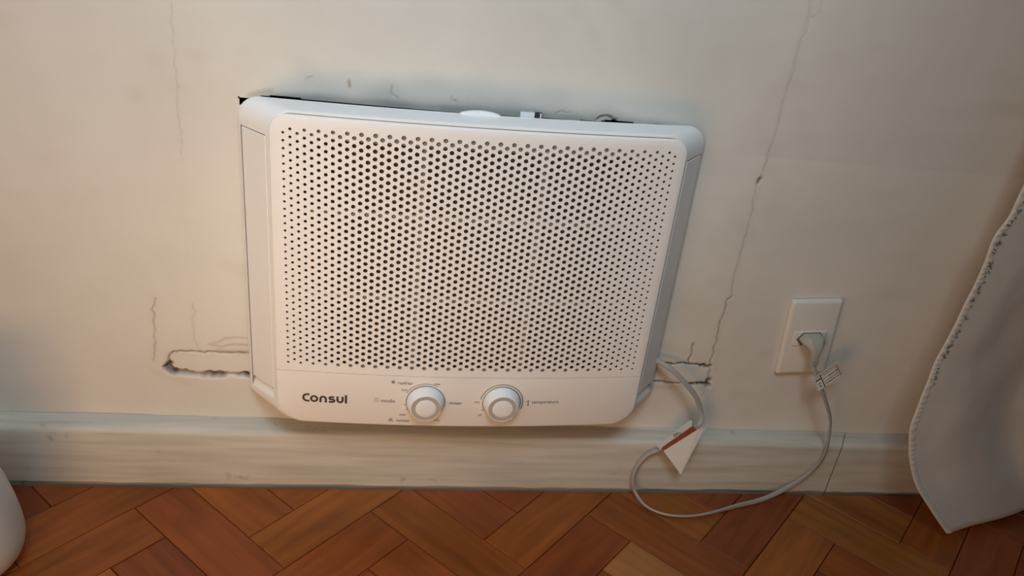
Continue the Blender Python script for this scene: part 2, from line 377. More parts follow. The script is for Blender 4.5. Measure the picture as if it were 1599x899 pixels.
tag(wall, 'cream painted plaster wall with cracks around the air conditioner', kind='structure')
# masonry lining of the opening
mb = MB(); hx0, hx1, hz0, hz1, yd = -.175, .392, .185, .576, .17
mb.add([(hx0, .003, hz0), (hx1, .003, hz0), (hx1, .003, hz1), (hx0, .003, hz1), (hx0, yd, hz0), (hx1, yd, hz0), (hx1, yd, hz1), (hx0, yd, hz1)],
       [(0, 1, 5, 4), (1, 2, 6, 5), (2, 3, 7, 6), (3, 0, 4, 7), (4, 5, 6, 7)])
mb.build('opening_lining', M['cavity'], wall)

# ------------------------------------------------------------------ baseboard: two boards meeting at a mitred crack
BH, BD = .0955, .0322
def board(x0, x1, name, label, dz=0.0, skew=0.0):
    prof = [(-.001, -.0122), (-BD+.003, -.0122), (-BD+.002, .0030), (-BD, .0045), (-BD, BH-.008), (-BD+.001, BH-.004), (-BD+.004, BH-.001), (-BD+.008, BH), (-.012, BH+.001), (-.001, BH+.0015)]
    n = 120; rings = []
    for i in range(n+1):
        x = x0+(x1-x0)*i/n; w = .0005*math.sin(x*31)+.0004*math.sin(x*77+1)
        r = []
        for (y, z) in prof:
            xx = x
            if skew and i == (n if skew > 0 else 0): xx = x+abs(skew)*(y+BD)/BD
            r.append((xx, y-(w if y < -.02 else 0), z+dz+(w*1.2 if z > .05 else (.0007*math.sin(x*140+2*math.sin(x*33)) if 0 < z < .005 else 0))))
        rings.append(r)
    V, F = loft(rings, cap0=True, cap1=True)
    o = mesh(name, V, F, M['baseboard'], auto=50); tag(o, label, kind='structure'); return o
board(-2.6, .7190, 'baseboard_back', 'long painted wooden baseboard under the air conditioner', skew=.020)
board(.7203, 3.0, 'baseboard_back', 'painted baseboard piece right of the joint, under the curtain', dz=-.0012, skew=-.020)

# ------------------------------------------------------------------ air conditioner
AU, AV, TAU = .11835, .39262, .018873
ac = empty('air_conditioner', (AU, 0, AV), (-.011, -TAU, 0))
tag(ac, 'white wall-mounted air conditioner with perforated front and two knobs', 'air conditioner')
def bul(u): return .195*(.28**2-min(abs(u), .30)**2)
def ringpts(hw, top, bot, rt, rb, nt=44, nc=8, ws=None):
    """counter-clockwise loop starting at the right side bottom; fixed index layout"""
    ws = ws or [0, .012, .05, .3, .6, .985, 1]
    P = []
    zb, zt = bot+rb, top-rt
    for w in ws: P.append((hw, zb+(zt-zb)*w))
    for k in range(1, nc): a = math.pi/2*k/nc; P.append((hw-rt+rt*math.cos(a), top-rt+rt*math.sin(a)))
    for k in range(nt+1): P.append((hw-rt-(2*(hw-rt))*k/nt, top))
    for k in range(1, nc): a = math.pi/2+math.pi/2*k/nc; P.append((-hw+rt+rt*math.cos(a), top-rt+rt*math.sin(a)))
    for w in ws[::-1]: P.append((-hw, zb+(zt-zb)*w))
    for k in range(1, nc): a = math.pi+math.pi/2*k/nc; P.append((-hw+rb+rb*math.cos(a), bot+rb+rb*math.sin(a)))
    for k in range(nt+1): P.append((-hw+rb+(2*(hw-rb))*k/nt, bot))
    for k in range(1, nc): a = 1.5*math.pi+math.pi/2*k/nc; P.append((hw-rb+rb*math.cos(a), bot+rb+rb*math.sin(a)))
    return P
def ring3(y, *a): return [(u, y-bul(u), v) for u, v in ringpts(*a)]
def lerp_ring(A, B, t): return [tuple(a+(b-a)*t for a, b in zip(p, q)) for p, q in zip(A, B)]
RA = ring3(-.0030, .2795, .1645, -.2385, .027, .010)
RB = ring3(-.0055, .2812, .1662, -.2400, .027, .010)
RC = ring3(-.0085, .2806, .1660, -.2398, .027, .010)
RD = ring3(-.0575, .2405, .1694, -.2418, .026, .024)
RE = ring3(-.0602, .2386, .1684, -.2414, .024, .030)
RF = ring3(-.0600, .2372, .1668, -.2404, .022, .033)
RG = ring3(-.0480, .2368, .1662, -.2400, .022, .033)
T0, T1 = .10, .94
RC2, RD2 = lerp_ring(RC, RD, T0), lerp_ring(RC, RD, T1)
rings = [RA, RB, RC, RC2, lerp_ring(RC, RD, .5), RD2, RD, RE, RF, RG]
n = len(RA); V, F = loft(rings)
NW = 7
iR = list(range(0, NW)); iL0 = NW+7+45+7
def opening_faces(k, s):  # flank faces to drop: between rings 3-4-5, between side samples 1..5
    return s
drop = set()
for k in (3, 4):
    for j in range(1, 5): drop.add((k, j))
    for j in range(iL0+1, iL0+5): drop.add((k, j))
F = [f for idx, f in enumerate(F) if (idx//n, idx % n) not in drop]
mesh('housing', V, F, M['plastic'], ac, auto=38)
# side flaps sunk in their openings, with a sloped scoop under each
def side(sgn):
    def pt(t, w, dep=0.0):
        zb0, zt0, zb1, zt1 = -.2398+.010, .1660-.027, -.2418+.024, .1694-.026
        u = .2806+(.2405-.2806)*t; y = -.0085+(-.0575+.0085)*t-(bul(.2806)+(bul(.2405)-bul(.2806))*t)
        v = (zb0+(zt0-zb0)*w)*(1-t)+(zb1+(zt1-zb1)*w)*t
        nx_, ny_ = .77, -.638
        return (sgn*(u-nx_*dep), y-ny_*dep, v)
    w0, w1 = .012, .985
    t0, t1 = T0, T1
    m_ = MB(); D = .007
    a = [pt(t0, w0), pt(t1, w0), pt(t1, w1), pt(t0, w1)]
    b = [pt(t0, .060, D), pt(t1, .060, D), pt(t1, w1, D), pt(t0, w1, D)]
    m_.add(a+b, [(4, 5, 6, 7), (1, 2, 6, 5), (2, 3, 7, 6), (3, 0, 4, 7)])
    m_.build('flap_recess', M['groove'], ac)
    m_ = MB(); m_.add([a[0], a[1], b[1], b[0]], [(0, 1, 2, 3)]); m_.add([pt(t0, w0, .0006), pt(t1, w0, .0006), pt(t1, .060, D+.0006), pt(t0, .060, D+.0006)], [(0, 3, 2, 1)])
    m_.build('flap_scoop', M['plastic'], ac)
    g = .022; q = [(t0+.036, .058), (t1-.012, .058), (t1-.012, w1-.0035), (t0+.036, w1-.0035)]
    if sgn > 0: q = [(t0+.020, .058), (t1-.030, .058), (t1-.030, w1-.0045), (t0+.020, w1-.0045)]
    front = [pt(t, w, .0004) for t, w in q]; cx = [sum(c[0] for c in q)/4, sum(c[1] for c in q)/4]
    ins = [pt(t+(cx[0]-t)*.02, w+(cx[1]-w)*.004, -.0002) for t, w in q]; back = [pt(t, w, .006) for t, w in q]
    V, F = loft([back, front, ins], cap0=True, cap1=True); mesh('side_flap', V, F, M['plastic'], ac)
side(-1); side(1)

# perforated grille panel
DX, DZ = .44542/58, .30041/33.5
YP = -.0644
def ypan(u): return YP-bul(u)
cells = []
for c in range(59):
    for r in range(34):
        rr = r if c % 2 == 0 else r-.5
        cells.append(((c-29)*DX, -(rr-16.25)*DZ, c))
kx = (DX*DX+DZ*DZ/4)/(2*DX); hx = (DX*DX-DZ*DZ/4)/(2*DX)
hexv = [(kx, 0), (hx, DZ/2), (-hx, DZ/2), (-kx, 0), (-hx, -DZ/2), (hx, -DZ/2)]
cell12 = []
for i in range(6):
    a, b = hexv[i], hexv[(i+1) % 6]; cell12 += [a, ((a[0]+b[0])/2, (a[1]+b[1])/2)]
ang12 = [math.atan2(p[1], p[0]) for p in cell12]
bm = bmesh.new(); vd = {}
def gv(u, v):
    key = (round(u*2e5), round(v*2e5))
    if key not in vd: vd[key] = bm.verts.new((u, 0, v))
    return vd[key]
holes = []
for (u, v, c) in cells:
    e = min(c, 58-c); rad = .00155+(.00272-.00155)*min(1, e/12.0)**.8
    outer = [gv(u+p[0], v+p[1]) for p in cell12]
    inner = [bm.verts.new((u+rad*math.cos(a), 0, v+rad*math.sin(a))) for a in ang12]
    for i in range(12):
        j = (i+1) % 12
        bm.faces.new((outer[i], outer[j], inner[j], inner[i]))
    holes.append(inner)
bm.edges.ensure_lookup_table()
hole_v = set(v for h in holes for v in h)
bound = [e for e in bm.edges if e.is_boundary and e.verts[0] not in hole_v]
PT, PS, PBm, PHW = .1656, -.1622, -.2412, .2382
def round_poly(hw, top, bot, rt, rb, ins=0.0, nseg=60, nside=44, nc=8):
    hw, top, bot, rt, rb = hw-ins, top-ins, bot+ins, max(rt-ins, .0004), max(rb-ins, .0004); P = []
    for k in range(nside): P.append((hw, bot+rb+(top-rt-bot-rb)*k/nside))
    for k in range(nc): a = math.pi/2*k/nc; P.append((hw-rt+rt*math.cos(a), top-rt+rt*math.sin(a)))
    for k in range(nseg): P.append((hw-rt-2*(hw-rt)*k/nseg, top))
    for k in range(nc): a = math.pi/2+math.pi/2*k/nc; P.append((-hw+rt+rt*math.cos(a), top-rt+rt*math.sin(a)))
    for k in range(nside): P.append((-hw, top-rt-(top-rt-bot-rb)*k/nside))
    for k in range(nc): a = math.pi+math.pi/2*k/nc; P.append((-hw+rb+rb*math.cos(a), bot+rb+rb*math.sin(a)))
    for k in range(nseg): P.append((-hw+rb+2*(hw-rb)*k/nseg, bot))
    for k in range(nc): a = 1.5*math.pi+math.pi/2*k/nc; P.append((hw-rb+rb*math.cos(a), bot+rb+rb*math.sin(a)))
    return P
ga = (PHW, PT, PS, .019, .0006)
sq = lambda v: PS+.0001 if v < PS+.0036 else v
ov = [bm.verts.new((u, 0, sq(v))) for u, v in round_poly(*ga, ins=.0030)]
oe = [bm.edges.new((ov[i], ov[(i+1) % len(ov)])) for i in range(len(ov))]
bmesh.ops.triangle_fill(bm, use_beauty=True, use_dissolve=False, edges=bound+oe)
for v in bm.verts: v.co.y = ypan(v.co.x)
# rounded rim of the panel
r1 = [bm.verts.new((u, ypan(u)+.0008, sq(v))) for u, v in round_poly(*ga, ins=.0009)]
r2 = [bm.verts.new((u, ypan(u)+.0026, sq(v))) for u, v in round_poly(*ga)]
r3 = [bm.verts.new((u, ypan(u)+.0090, sq(v))) for u, v in round_poly(*ga)]
for A, B in ((ov, r1), (r1, r2), (r2, r3)):
    for i in range(len(A)): j = (i+1) % len(A); bm.faces.new((A[i], A[j], B[j], B[i]))
# thickness inside every hole
for h in holes:
    bk = [bm.verts.new((v.co.x, v.co.y+.0011, v.co.z)) for v in h]
    for i in range(12): j = (i+1) % 12; bm.faces.new((h[i], h[j], bk[j], bk[i]))
bmesh.ops.recalc_face_normals(bm, faces=bm.faces)
me = bpy.data.meshes.new('grille_panel'); bm.to_mesh(me); bm.free(); me.materials.append(M['plastic_panel'])
me.shade_smooth(); me.set_sharp_from_angle(angle=math.radians(35))
grille = bpy.data.objects.new('grille_panel', me); col.objects.link(grille); grille.parent = ac
grille['label'] = 'perforated front grille with round holes in staggered columns'
# air filter behind the grille: dark mesh, lighter frame ribs
def strip(u0, u1, v0, v1, off, name, m, thick=.0012, nseg=40):
    rings = []
    for i in range(nseg+1):
        u = u0+(u1-u0)*i/nseg; y = ypan(u)+off
        rings.append([(u, y, v0), (u, y, v1), (u, y+thick, v1), (u, y+thick, v0)])
    V, F = loft(rings, cap0=True, cap1=True); return mesh(name, V, F, m, ac, auto=40)
strip(-.228, .228, -.157, .158, .0062, 'filter_mesh', M['filter'])
VO = .0026
for r in (9.7, 21.7): strip(-.2, .2, -(r-16.25)*DZ-.0030-VO, -(r-16.25)*DZ+.0030-VO, .0030, 'filter_rib', M['rib'])
for c in (20, 38): strip((c-29)*DX-.0024, (c-29)*DX+.0024, -.155, .155, .0036, 'filter_rib', M['rib'], nseg=2)
strip(-.21, .21, .1405, .157, .0030, 'filter_rib', M['rib']); strip(-.21, .21, -.157, -.1495, .0030, 'filter_rib', M['rib'])
# control strip under the grille
ca2 = (PHW, PS-.0005, PBm, .0006, .034)
sq2 = lambda v: PS-.0005 if v > PS-.0042 else v
L0 = round_poly(*ca2, ins=.0030, nseg=60, nside=6)
bm = bmesh.new(); f0 = [bm.verts.new((u, 0, sq2(v))) for u, v in L0]
# strip mesh: connect the top run with the bottom run in matching columns
nseg = 60; N0 = len(L0)
ee = [bm.edges.new((f0[i], f0[(i+1) % N0])) for i in range(N0)]
bmesh.ops.triangle_fill(bm, use_beauty=True, use_dissolve=False, edges=ee)
for v in bm.verts: v.co.y = ypan(v.co.x)
prev = f0
for ins, dy in ((.0009, .0008), (0, .0026), (0, .009)):
    nw = [bm.verts.new((u, ypan(u)+dy, sq2(v))) for u, v in round_poly(*ca2, ins=ins, nseg=60, nside=6)]
    for i in range(N0): j = (i+1) % N0; bm.faces.new((prev[i], prev[j], nw[j], nw[i]))
    prev = nw
bmesh.ops.recalc_face_normals(bm, faces=bm.faces)
me = bpy.data.meshes.new('control_panel'); bm.to_mesh(me); bm.free(); me.materials.append(M['plastic_panel'])
me.shade_smooth(); me.set_sharp_from_angle(angle=math.radians(35))
cpanel = bpy.data.objects.new('control_panel', me); col.objects.link(cpanel); cpanel.parent = ac

# flat print helpers: strokes and lettering laid on the curved strip
def ribbon(P, w, closed=False, capn=5):
    P = [np.array(p, float) for p in P]; n = len(P); Lf = []; Rt = []
    for i in range(n):
        a = P[i-1] if (i > 0 or closed) else P[i]; b = P[(i+1) % n] if (i < n-1 or closed) else P[i]
        t = b-a; t /= np.linalg.norm(t)+1e-12; nrm = np.array([-t[1], t[0]]); Lf.append(P[i]+nrm*w/2); Rt.append(P[i]-nrm*w/2)
    V = Lf+Rt; F = []
    for i in range(n if closed else n-1): j = (i+1) % n; F.append((i, j, n+j, n+i))
    return V, F
def arc(cx, cy, r, a0, a1, n=14, ry=None):
    return [(cx+r*math.cos(math.radians(a0+(a1-a0)*k/n)), cy+(ry or r)*math.sin(math.radians(a0+(a1-a0)*k/n))) for k in range(n+1)]
def print_mesh(name, V2, F, m, parent=None, lift=.00025):
    return mesh(name, [(p[0], ypan(p[0])-lift, p[1]) for p in V2], F, m, parent or cpanel)
def strokes(name, lines, w, m, ou=0, ov_=0, s=1.0):
    V = []; F = []
    for ln in lines:
        v, f = ribbon(ln, w); k = len(V); V += [(ou+p[0]*s, ov_+p[1]*s) for p in v]; F += [tuple(i+k for i in q) for q in f]
    return print_mesh(name, V, F, m)
S = 5.16e-5
logo = [
 [(178, 219), (118, 219)]+arc(118, 123, 90, 90, 270, 18, ry=96)+[(118, 27), (178, 27)],
 arc(292, 100, 75, 0, 360, 26),
 [(447, 0)]+[(447, 107)]+arc(512.5, 107, 65.5, 180, 0, 14)+[(578, 107), (578, 0)],
 [(783, 173), (705, 173)]+arc(705, 138, 36, 90, 270, 10)+[(748, 100)]+arc(748, 64, 36, 90, -90, 10)+[(745, 27), (650, 27)],
 [(862, 200), (862, 92)]+arc(925, 92, 63, 180, 360, 14)+[(988, 92), (988, 200)],
 [(1070, 0), (1070, 253)]]
lg = strokes('logo_lettering', logo, 54, M['logo'], -.2063, -.2085, S); lg['label'] = 'dark lettering reading Consul'
def text(name, s, u0, u1, vc, m, bold=False, parent=None):
    cu = bpy.data.curves.new(name, 'FONT'); cu.body = s; cu.align_x = 'LEFT'; cu.align_y = 'CENTER'; cu.size = 1
    if bold: cu.offset = .012
    t = bpy.data.objects.new(name, cu); col.objects.link(t)
    dg = bpy.context.evaluated_depsgraph_get(); me = bpy.data.meshes.new_from_object(t.evaluated_get(dg)); bpy.data.objects.remove(t)
    xs = [v.co.x for v in me.vertices]; x0, x1 = min(xs), max(xs); k = (u1-u0)/(x1-x0)
    V2 = [(u0+(v.co.x-x0)*k, vc+v.co.y*k) for v in me.vertices]; F = [tuple(p.vertices) for p in me.polygons]
    bpy.data.meshes.remove(me); return V2, F
for s, u0, u1, vc in (('resfriar', -.0854, -.0666, -.1733), ('min', -.0809, -.0735, -.1835), ('modo', -.1064, -.0884, -.2016), ('min', -.0818, -.0738, -.2227),
                      ('ventilar', -.0864, -.0680, -.2322), ('max', -.0395, -.0315, -.1731), ('desligar', -.0185, -.0015, -.2024), ('max', -.0361, -.0290, -.2303),
                      ('min', .0149, .0219, -.2004), ('off', .0206, .0258, -.2214), ('temperatura', .0913, .1278, -.2003)):
    V2, F = text('printed_word', s, u0, u1, vc, M['print'], True); print_mesh('printed_word', V2, F, M['print'])
ic = .0028
strokes('snowflake_icon', [[(-.0919+ic*math.cos(a), -.172+ic*math.sin(a)), (-.0919-ic*math.cos(a), -.172-ic*math.sin(a))] for a in (0, math.pi/4, math.pi/2, 3*math.pi/4)], .0008, M['print'])
strokes('menu_icon', [[(-.1154, -.2005+d), (-.1090, -.2005+d)] for d in (-.0024, 0, .0024)], .0006, M['print'])
strokes('fan_icon', [arc(-.0931+.0018*math.cos(a), -.2317+.0018*math.sin(a), .0013, 0, 360, 10) for a in (math.pi/2, math.pi*7/6, math.pi*11/6)], .0007, M['print'])
strokes('thermometer_icon', [[(.0866, -.1968), (.0866, -.2045)], arc(.0866, -.2050, .0007, 0, 360, 8), [(.0836, -.1985), (.0850, -.1985)], [(.0836, -.2005), (.0850, -.2005)]], .0013, M['print'])
K1, K2 = (-.0493, -.2018), (.0506, -.2012)
strokes('dial_arc', [arc(*K1, .0283, 60, 152, 26)], .0008, M['print'])
strokes('dial_arc', [arc(*K2, .0284, -20, 170, 40)], .0012, M['print'])
strokes('dial_tick', [arc(*K1, .0268, 188, 192, 2), arc(*K1, .0268, 206, 209, 2)], .0012, M['print'])
strokes('dial_tick', [arc(*K2, .0268, 202, 207, 2)], .0012, M['print'])
# rotary knobs
def knob(ku, kv, ang):
    yb = ypan(ku); prof = [(.0246, -.0005), (.0246, .0015), (.0241, .0035), (.0226, .0080), (.0210, .0125), (.0203, .0140), (.0198, .0148), (.0192, .0150)]
    rings = [[(r*math.cos(2*math.pi*k/56), -d, r*math.sin(2*math.pi*k/56)) for k in range(56)] for r, d in prof]
    # groove: ring sunk in the face, then the inner disc
    for r, d in ((.0190, .0150), (.0188, .0143), (.0134, .0143), (.0132, .0149), (.0128, .0151), (.006, .0152)):
        rings.append([(r*math.cos(2*math.pi*k/56), -d, r*math.sin(2*math.pi*k/56)) for k in range(56)])
    V, F = loft(rings, cap1=True); o = mesh('control_knob', V, F, M['knob'], ac, auto=40); o.location = (ku, yb, kv)
    # darker insert filling the groove with its pointer notch
    m_ = MB(); V = []; F = []
    for k in range(56):
        a = 2*math.pi*k/56
        V += [(.0187*math.cos(a), -.01455, .0187*math.sin(a)), (.0135*math.cos(a), -.01455, .0135*math.sin(a))]
        j = (k+1) % 56; F.append((2*k, 2*j, 2*j+1, 2*k+1))
    m_.add(V, F); ca, sa = math.cos(ang), math.sin(ang)
    def rp(a, b, d): return (a*ca-b*sa, -d, a*sa+b*ca)
    m_.add([rp(.0150, -.0046, .0151), rp(.0201, -.0042, .0151), rp(.0201, .0042, .0151), rp(.0150, .0046, .0151),
            rp(.0150, -.0046, .0138), rp(.0201, -.0042, .0138), rp(.0201, .0042, .0138), rp(.0150, .0046, .0138)],
           [(0, 1, 2, 3), (0, 4, 5, 1), (1, 5, 6, 2), (2, 6, 7, 3), (3, 7, 4, 0), (7, 6, 5, 4)])
    m_.build('pointer_ring', M['knob_ring'], o)
    # black ring painting the shade of the gap at the knob foot
    rg = [[(r*math.cos(2*math.pi*k/48), -d, r*math.sin(2*math.pi*k/48)) for k in range(48)] for r, d in ((.0246, .0004), (.0254, .0004), (.0254, .0001), (.0246, .0001))]
    V, F = loft(rg+[rg[0]]); mesh('gap_shade_ring', V, F, M['rubber_gap'], o)
knob(*K1, math.radians(4)); knob(*K2, math.radians(-28))
# clip tab and metal catch behind the top edge
def bump_tab():
    rings = []
    for i in range(25):
        u = -.028+.048*i/24; h = .0050*min(1, math.sin(math.pi*i/24)**.6+.0)
        y0 = -.0055-bul(u)
        rings.append([(u, y0-.004, .1655), (u, y0-.003, .1660+h*.8), (u, y0, .1660+h), (u, y0+.002, .1660+h*.9), (u, y0+.002, .1655)])
    V, F = loft(rings, cap0=True, cap1=True); mesh('clip_tab', V, F, M['plastic'], ac, auto=45)
bump_tab()
m_ = MB(); m_.box(.0435, .0605, -.0175, -.0125, .160, .1720); m_.build('metal_catch', M['chrome'], ac)
m_ = MB(); m_.box(.0609, .0700, -.0165, -.0125, .160, .1715); mc = m_.build('catch_pad', M['rubber_gap'], ac)
m_ = MB(); m_.box(.0672, .0690, -.0170, -.0160, .160, .1712); m_.build('catch_pin', M['chrome'], ac)
m_ = MB(); m_.box(-.245, .225, -.030, .14, -.170, .1500); m_.build('chassis', M['sheet'], ac)

# ------------------------------------------------------------------ wall outlet, turned a little on the wall
out = empty('wall_outlet', (.6217, 0, .2697), (0, -.078, 0))
tag(out, 'ivory rectangular wall outlet plate beside the air conditioner', 'outlet')
def rr2(hw, hh, r, n=6, cx=0, cz=0):
    P = []
    for q, (sx, sz) in enumerate(((1, 1), (-1, 1), (-1, -1), (1, -1))):
        for k in range(n+1): a = math.pi/2*(q+k/n); P.append((cx+sx*(hw-r)+r*math.cos(a), cz+sz*(hh-r)+r*math.sin(a)))
    return P
def plate(hw, hh, r, y0, y1, bev, name, m, parent, cx=0, cz=0, hole=None):
    rings = [[(x, y0, z) for x, z in rr2(hw, hh, r, 6, cx, cz)], [(x, y1+bev, z) for x, z in rr2(hw, hh, r, 6, cx, cz)],
             [(x, y1+bev*.3, z) for x, z in rr2(hw-bev*.5, hh-bev*.5, r, 6, cx, cz)], [(x, y1, z) for x, z in rr2(hw-bev*1.6, hh-bev*1.6, r, 6, cx, cz)]]
    V, F = loft(rings, cap1=True); return mesh(name, V, F, m, parent, auto=40)
plate(.0378, .0615, .003, -.0008, -.0085, .0028, 'cover_plate', M['outlet'], out)
sx, sz = -.0010, .0002
soc = plate(.0245, .0118, .0012, -.0080, -.0098, .0007, 'socket_module', M['outlet'], out, cx=sx, cz=sz)
def hexpts(w, h, cx, cz): return [(cx+w, cz), (cx+w*.62, cz+h), (cx-w*.62, cz+h), (cx-w, cz), (cx-w*.62, cz-h), (cx+w*.62, cz-h)]
V, F = loft([[(x, -.0099, z) for x, z in hexpts(.0212, .0108, sx+.001, sz)], [(x, -.0104, z) for x, z in hexpts(.0208, .0104, sx+.001, sz)]], cap0=True, cap1=True)
mesh('socket_recess_shade', V, F, M['socket_dark'], soc)  # dark raised hexagon, the shade of the recess given as colour

# ------------------------------------------------------------------ power cable with plug
cab = empty('power_cable', (.55, -.07, 0))
tag(cab, 'grey flat power cable looping from the air conditioner to the outlet', 'cable')
CP = [(.392, -.0135, .2270), (.4045, -.018, .2245), (.4208, -.025, .2170), (.4425, -.030, .1995), (.4635, -.032, .1770), (.4755, -.034, .1540), (.4760, -.040, .1370),
      (.4530, -.042, .1150), (.4275, -.042, .0930), (.4083, -.040, .0767), (.3963, -.040, .0521), (.3953, -.042, .0274), (.4020, -.047, .0095), (.4132, -.0692, .0045), (.4381, -.0862, .0045), (.4737, -.0898, .0045),
      (.5110, -.0828, .0045), (.5574, -.0674, .0045), (.6054, -.0530, .0055), (.6460, -.043, .0200), (.6746, -.040, .0452), (.6880, -.040, .0734), (.6883, -.040, .1020), (.6826, -.040, .1322),
      (.6749, -.040, .1558), (.6585, -.040, .1844), (.6420, -.038, .2110), (.6305, -.035, .2300), (.6256, -.0315, .2420)]
WID = [1, 1, .9, 1, 1, .9, .6, .6, .5, .3, .2, .1, .1, .1, .15, .25, .45, .7, 1, 1, .9, .7, .6, .6, .65, .75, .8, .8, .8]
cp = catmull(CP, 8); ww = np.interp(np.linspace(0, len(CP)-1, len(cp)), range(len(CP)), WID)
view = np.array((-.16, .87, -.46)); rings = []
for i, p in enumerate(cp):
    t = cp[min(i+1, len(cp)-1)]-cp[max(i-1, 0)]; t /= np.linalg.norm(t)
    a = np.cross(t, view); a /= np.linalg.norm(a); b = np.cross(t, a)
    wv = a*ww[i]+b*(1-ww[i]); wv /= np.linalg.norm(wv); tv = np.cross(t, wv)
    ring = []
    for k in range(14):
        ang = 2*math.pi*k/14; c, s = math.cos(ang), math.sin(ang)
        x = .0038*math.copysign(abs(c)**.7, c); y = .0019*math.copysign(abs(s)**.8, s); q = p+wv*x+tv*y
        q[2] = max(q[2], .0006) if q[1] < -.033 else q[2]
        ring.append(tuple(q-np.array((.55, -.07, 0))))
    rings.append(ring)
V, F = loft(rings, cap0=True, cap1=True); mesh('cord', V, F, M['cord'], cab, smooth=True)
# plug body: hexagonal head, sloping shoulder and ribbed strain relief
pc = np.array((.6225, -.0105, .2705)); co = np.array((.55, -.07, 0))
def hexring(w, h, c, n_, up):
    sidev = np.array((1, 0, .078)); P = []
    for (x, z) in hexpts(w, h, 0, 0): P.append(tuple(np.array(c)+sidev*x+np.array(up)*z-co))
    return P
rings = [hexring(.0186, .0090, pc+(0, .004, 0), 0, (-.07, 0, 1)), hexring(.0186, .0090, pc+(0, -.006, 0), 0, (-.07, 0, 1)), hexring(.0172, .0086, pc+(.0004, -.012, -.0005), 0, (-.05, -.15, 1)),
         hexring(.0112, .0070, pc+(.0010, -.017, -.0050), 0, (0, -.55, .8)), hexring(.0074, .0052, pc+(.0016, -.0195, -.0110), 0, (0, -.9, .4)), hexring(.0064, .0045, pc+(.0022, -.0200, -.018), 0, (0, -1, .1)),
         hexring(.0054, .0036, pc+(.0034, -.0205, -.030), 0, (0, -1, .1))]
V, F = loft(rings, cap0=True, cap1=True); pl = mesh('plug', V, F, M['plug'], cab, auto=50)
bv = pl.modifiers.new('soft', 'BEVEL'); bv.width = .0012; bv.segments = 2
for k in range(3):
    c = pc+(.0031+.0004*k, -.0208, -.0225-.0032*k); V, F = loft([hexring(.0070-.0003*k, .0049, c, 0, (0, -1, .1)), hexring(.0070-.0003*k, .0049, c-(0, 0, .0013), 0, (0, -1, .1))], cap0=True, cap1=True)
    mesh('strain_relief_rib', V, F, M['plug'], pl)

# ------------------------------------------------------------------ cable label near the plug
def quadplate(name, P, m, parent, th=.0005, nrm=None):
    P = [np.array(p, float) for p in P]
    if nrm is None:
        nrm = np.cross(P[1]-P[0], P[-1]-P[0]); nrm /= np.linalg.norm(nrm)
        if nrm[1] > 0: nrm = -nrm
    A = P; B = [p-nrm*th for p in P]; n = len(P)
    return mesh(name, list(map(tuple, A))+list(map(tuple, B)), [tuple(range(n)), tuple(range(2*n-1, n-1, -1))]+[(i, n+i, n+(i+1) % n, (i+1) % n) for i in range(n)], m, parent), nrm
lb = empty('cable_label', (.646, -.045, .19))
tag(lb, 'small white printed label wrapped round the cable below the plug', 'label')
LO = np.array((.646, -.045, .19))
A_, B_c, C_, D_ = [np.array(p) for p in ((.6235, -.044, .2235), (.6520, -.047, .2575), (.6705, -.043, .2335), (.6395, -.044, .2015))]
def lp(s, t, lift=0.0): return A_*(1-s)*(1-t)+B_c*s*(1-t)+C_*s*t+D_*(1-s)*t+np.array((0, -1, .3))*lift-LO
quadplate('label_sheet', [lp(0, 0), lp(1, 0), lp(1, 1), lp(0, 1)], M['labelgrey'], lb, .0006)
quadplate('label_face', [lp(.06, .10, .0004), lp(.90, .10, .0004), lp(.90, .93, .0004), lp(.06, .93, .0004)], M['paper'], lb, .0003)
def lbox(s0, s1, t0, t1, lift=.0008): quadplate('printed_rule', [lp(s0, t0, lift), lp(s1, t0, lift), lp(s1, t1, lift), lp(s0, t1, lift)], M['ink'], lb, .0002)
lbox(.255, .285, .06, .95); lbox(.06, .88, .085, .105); lbox(.87, .885, .1, .92); lbox(.06, .24, .24, .32)
lbox(.10, .20, .52, .57); lbox(.12, .18, .70, .78)
def ltext(s, s0, s1, tc, asp):
    V2, F = text('printed_line', s, 0, 1, 0, M['ink'], True)
    mesh('printed_line', [tuple(lp(s0+(s1-s0)*x, tc-y*asp*(s1-s0), .0008)) for x, y in V2], F, M['ink'], lb)
ltext('DE TOMADA EM', .31, .85, .42, 2.1); ltext('TOMADA 10A', .33, .84, .80, 1.5); ltext('ATERRAMENTO DO', .31, .85, .22, 1.2); ltext('CONFORME NORMA', .32, .85, .62, 1.2)

# ------------------------------------------------------------------ folded paper tag on the cable loop
pt_ = empty('paper_tag', (.455, -.05, .09)); PO = np.array((.455, -.05, .09))
tag(pt_, 'folded white paper tag with rust brown band on the cable loop', 'tag')
def pp(x, y, z): return np.array((x, y, z))-PO
quadplate('paper_flap', [pp(.4262, -.0505, .0945), pp(.4700, -.0505, .1345), pp(.4795, -.0500, .1345), pp(.4800, -.0500, .1300), pp(.4598, -.0580, .0560)], M['paper'], pt_, .0005)
quadplate('brown_band', [pp(.4225, -.0510, .0985), pp(.4610, -.0510, .1400), pp(.4690, -.0512, .1338), pp(.4262, -.0512, .0935)], M['brown'], pt_, .0005)
quadplate('paper_back', [pp(.4165, -.0465, .0985), pp(.4575, -.0465, .1475), pp(.4630, -.0485, .1420), pp(.4690, -.0495, .1335), pp(.4240, -.0495, .0935)], M['labelgrey'], pt_, .0005)
quadplate('paper_fold', [pp(.4700, -.0512, .1345), pp(.4760, -.0525, .1390), pp(.4812, -.0515, .1370), pp(.4800, -.0508, .1300)], M['paper'], pt_, .0006)
V2 = []; F2 = []
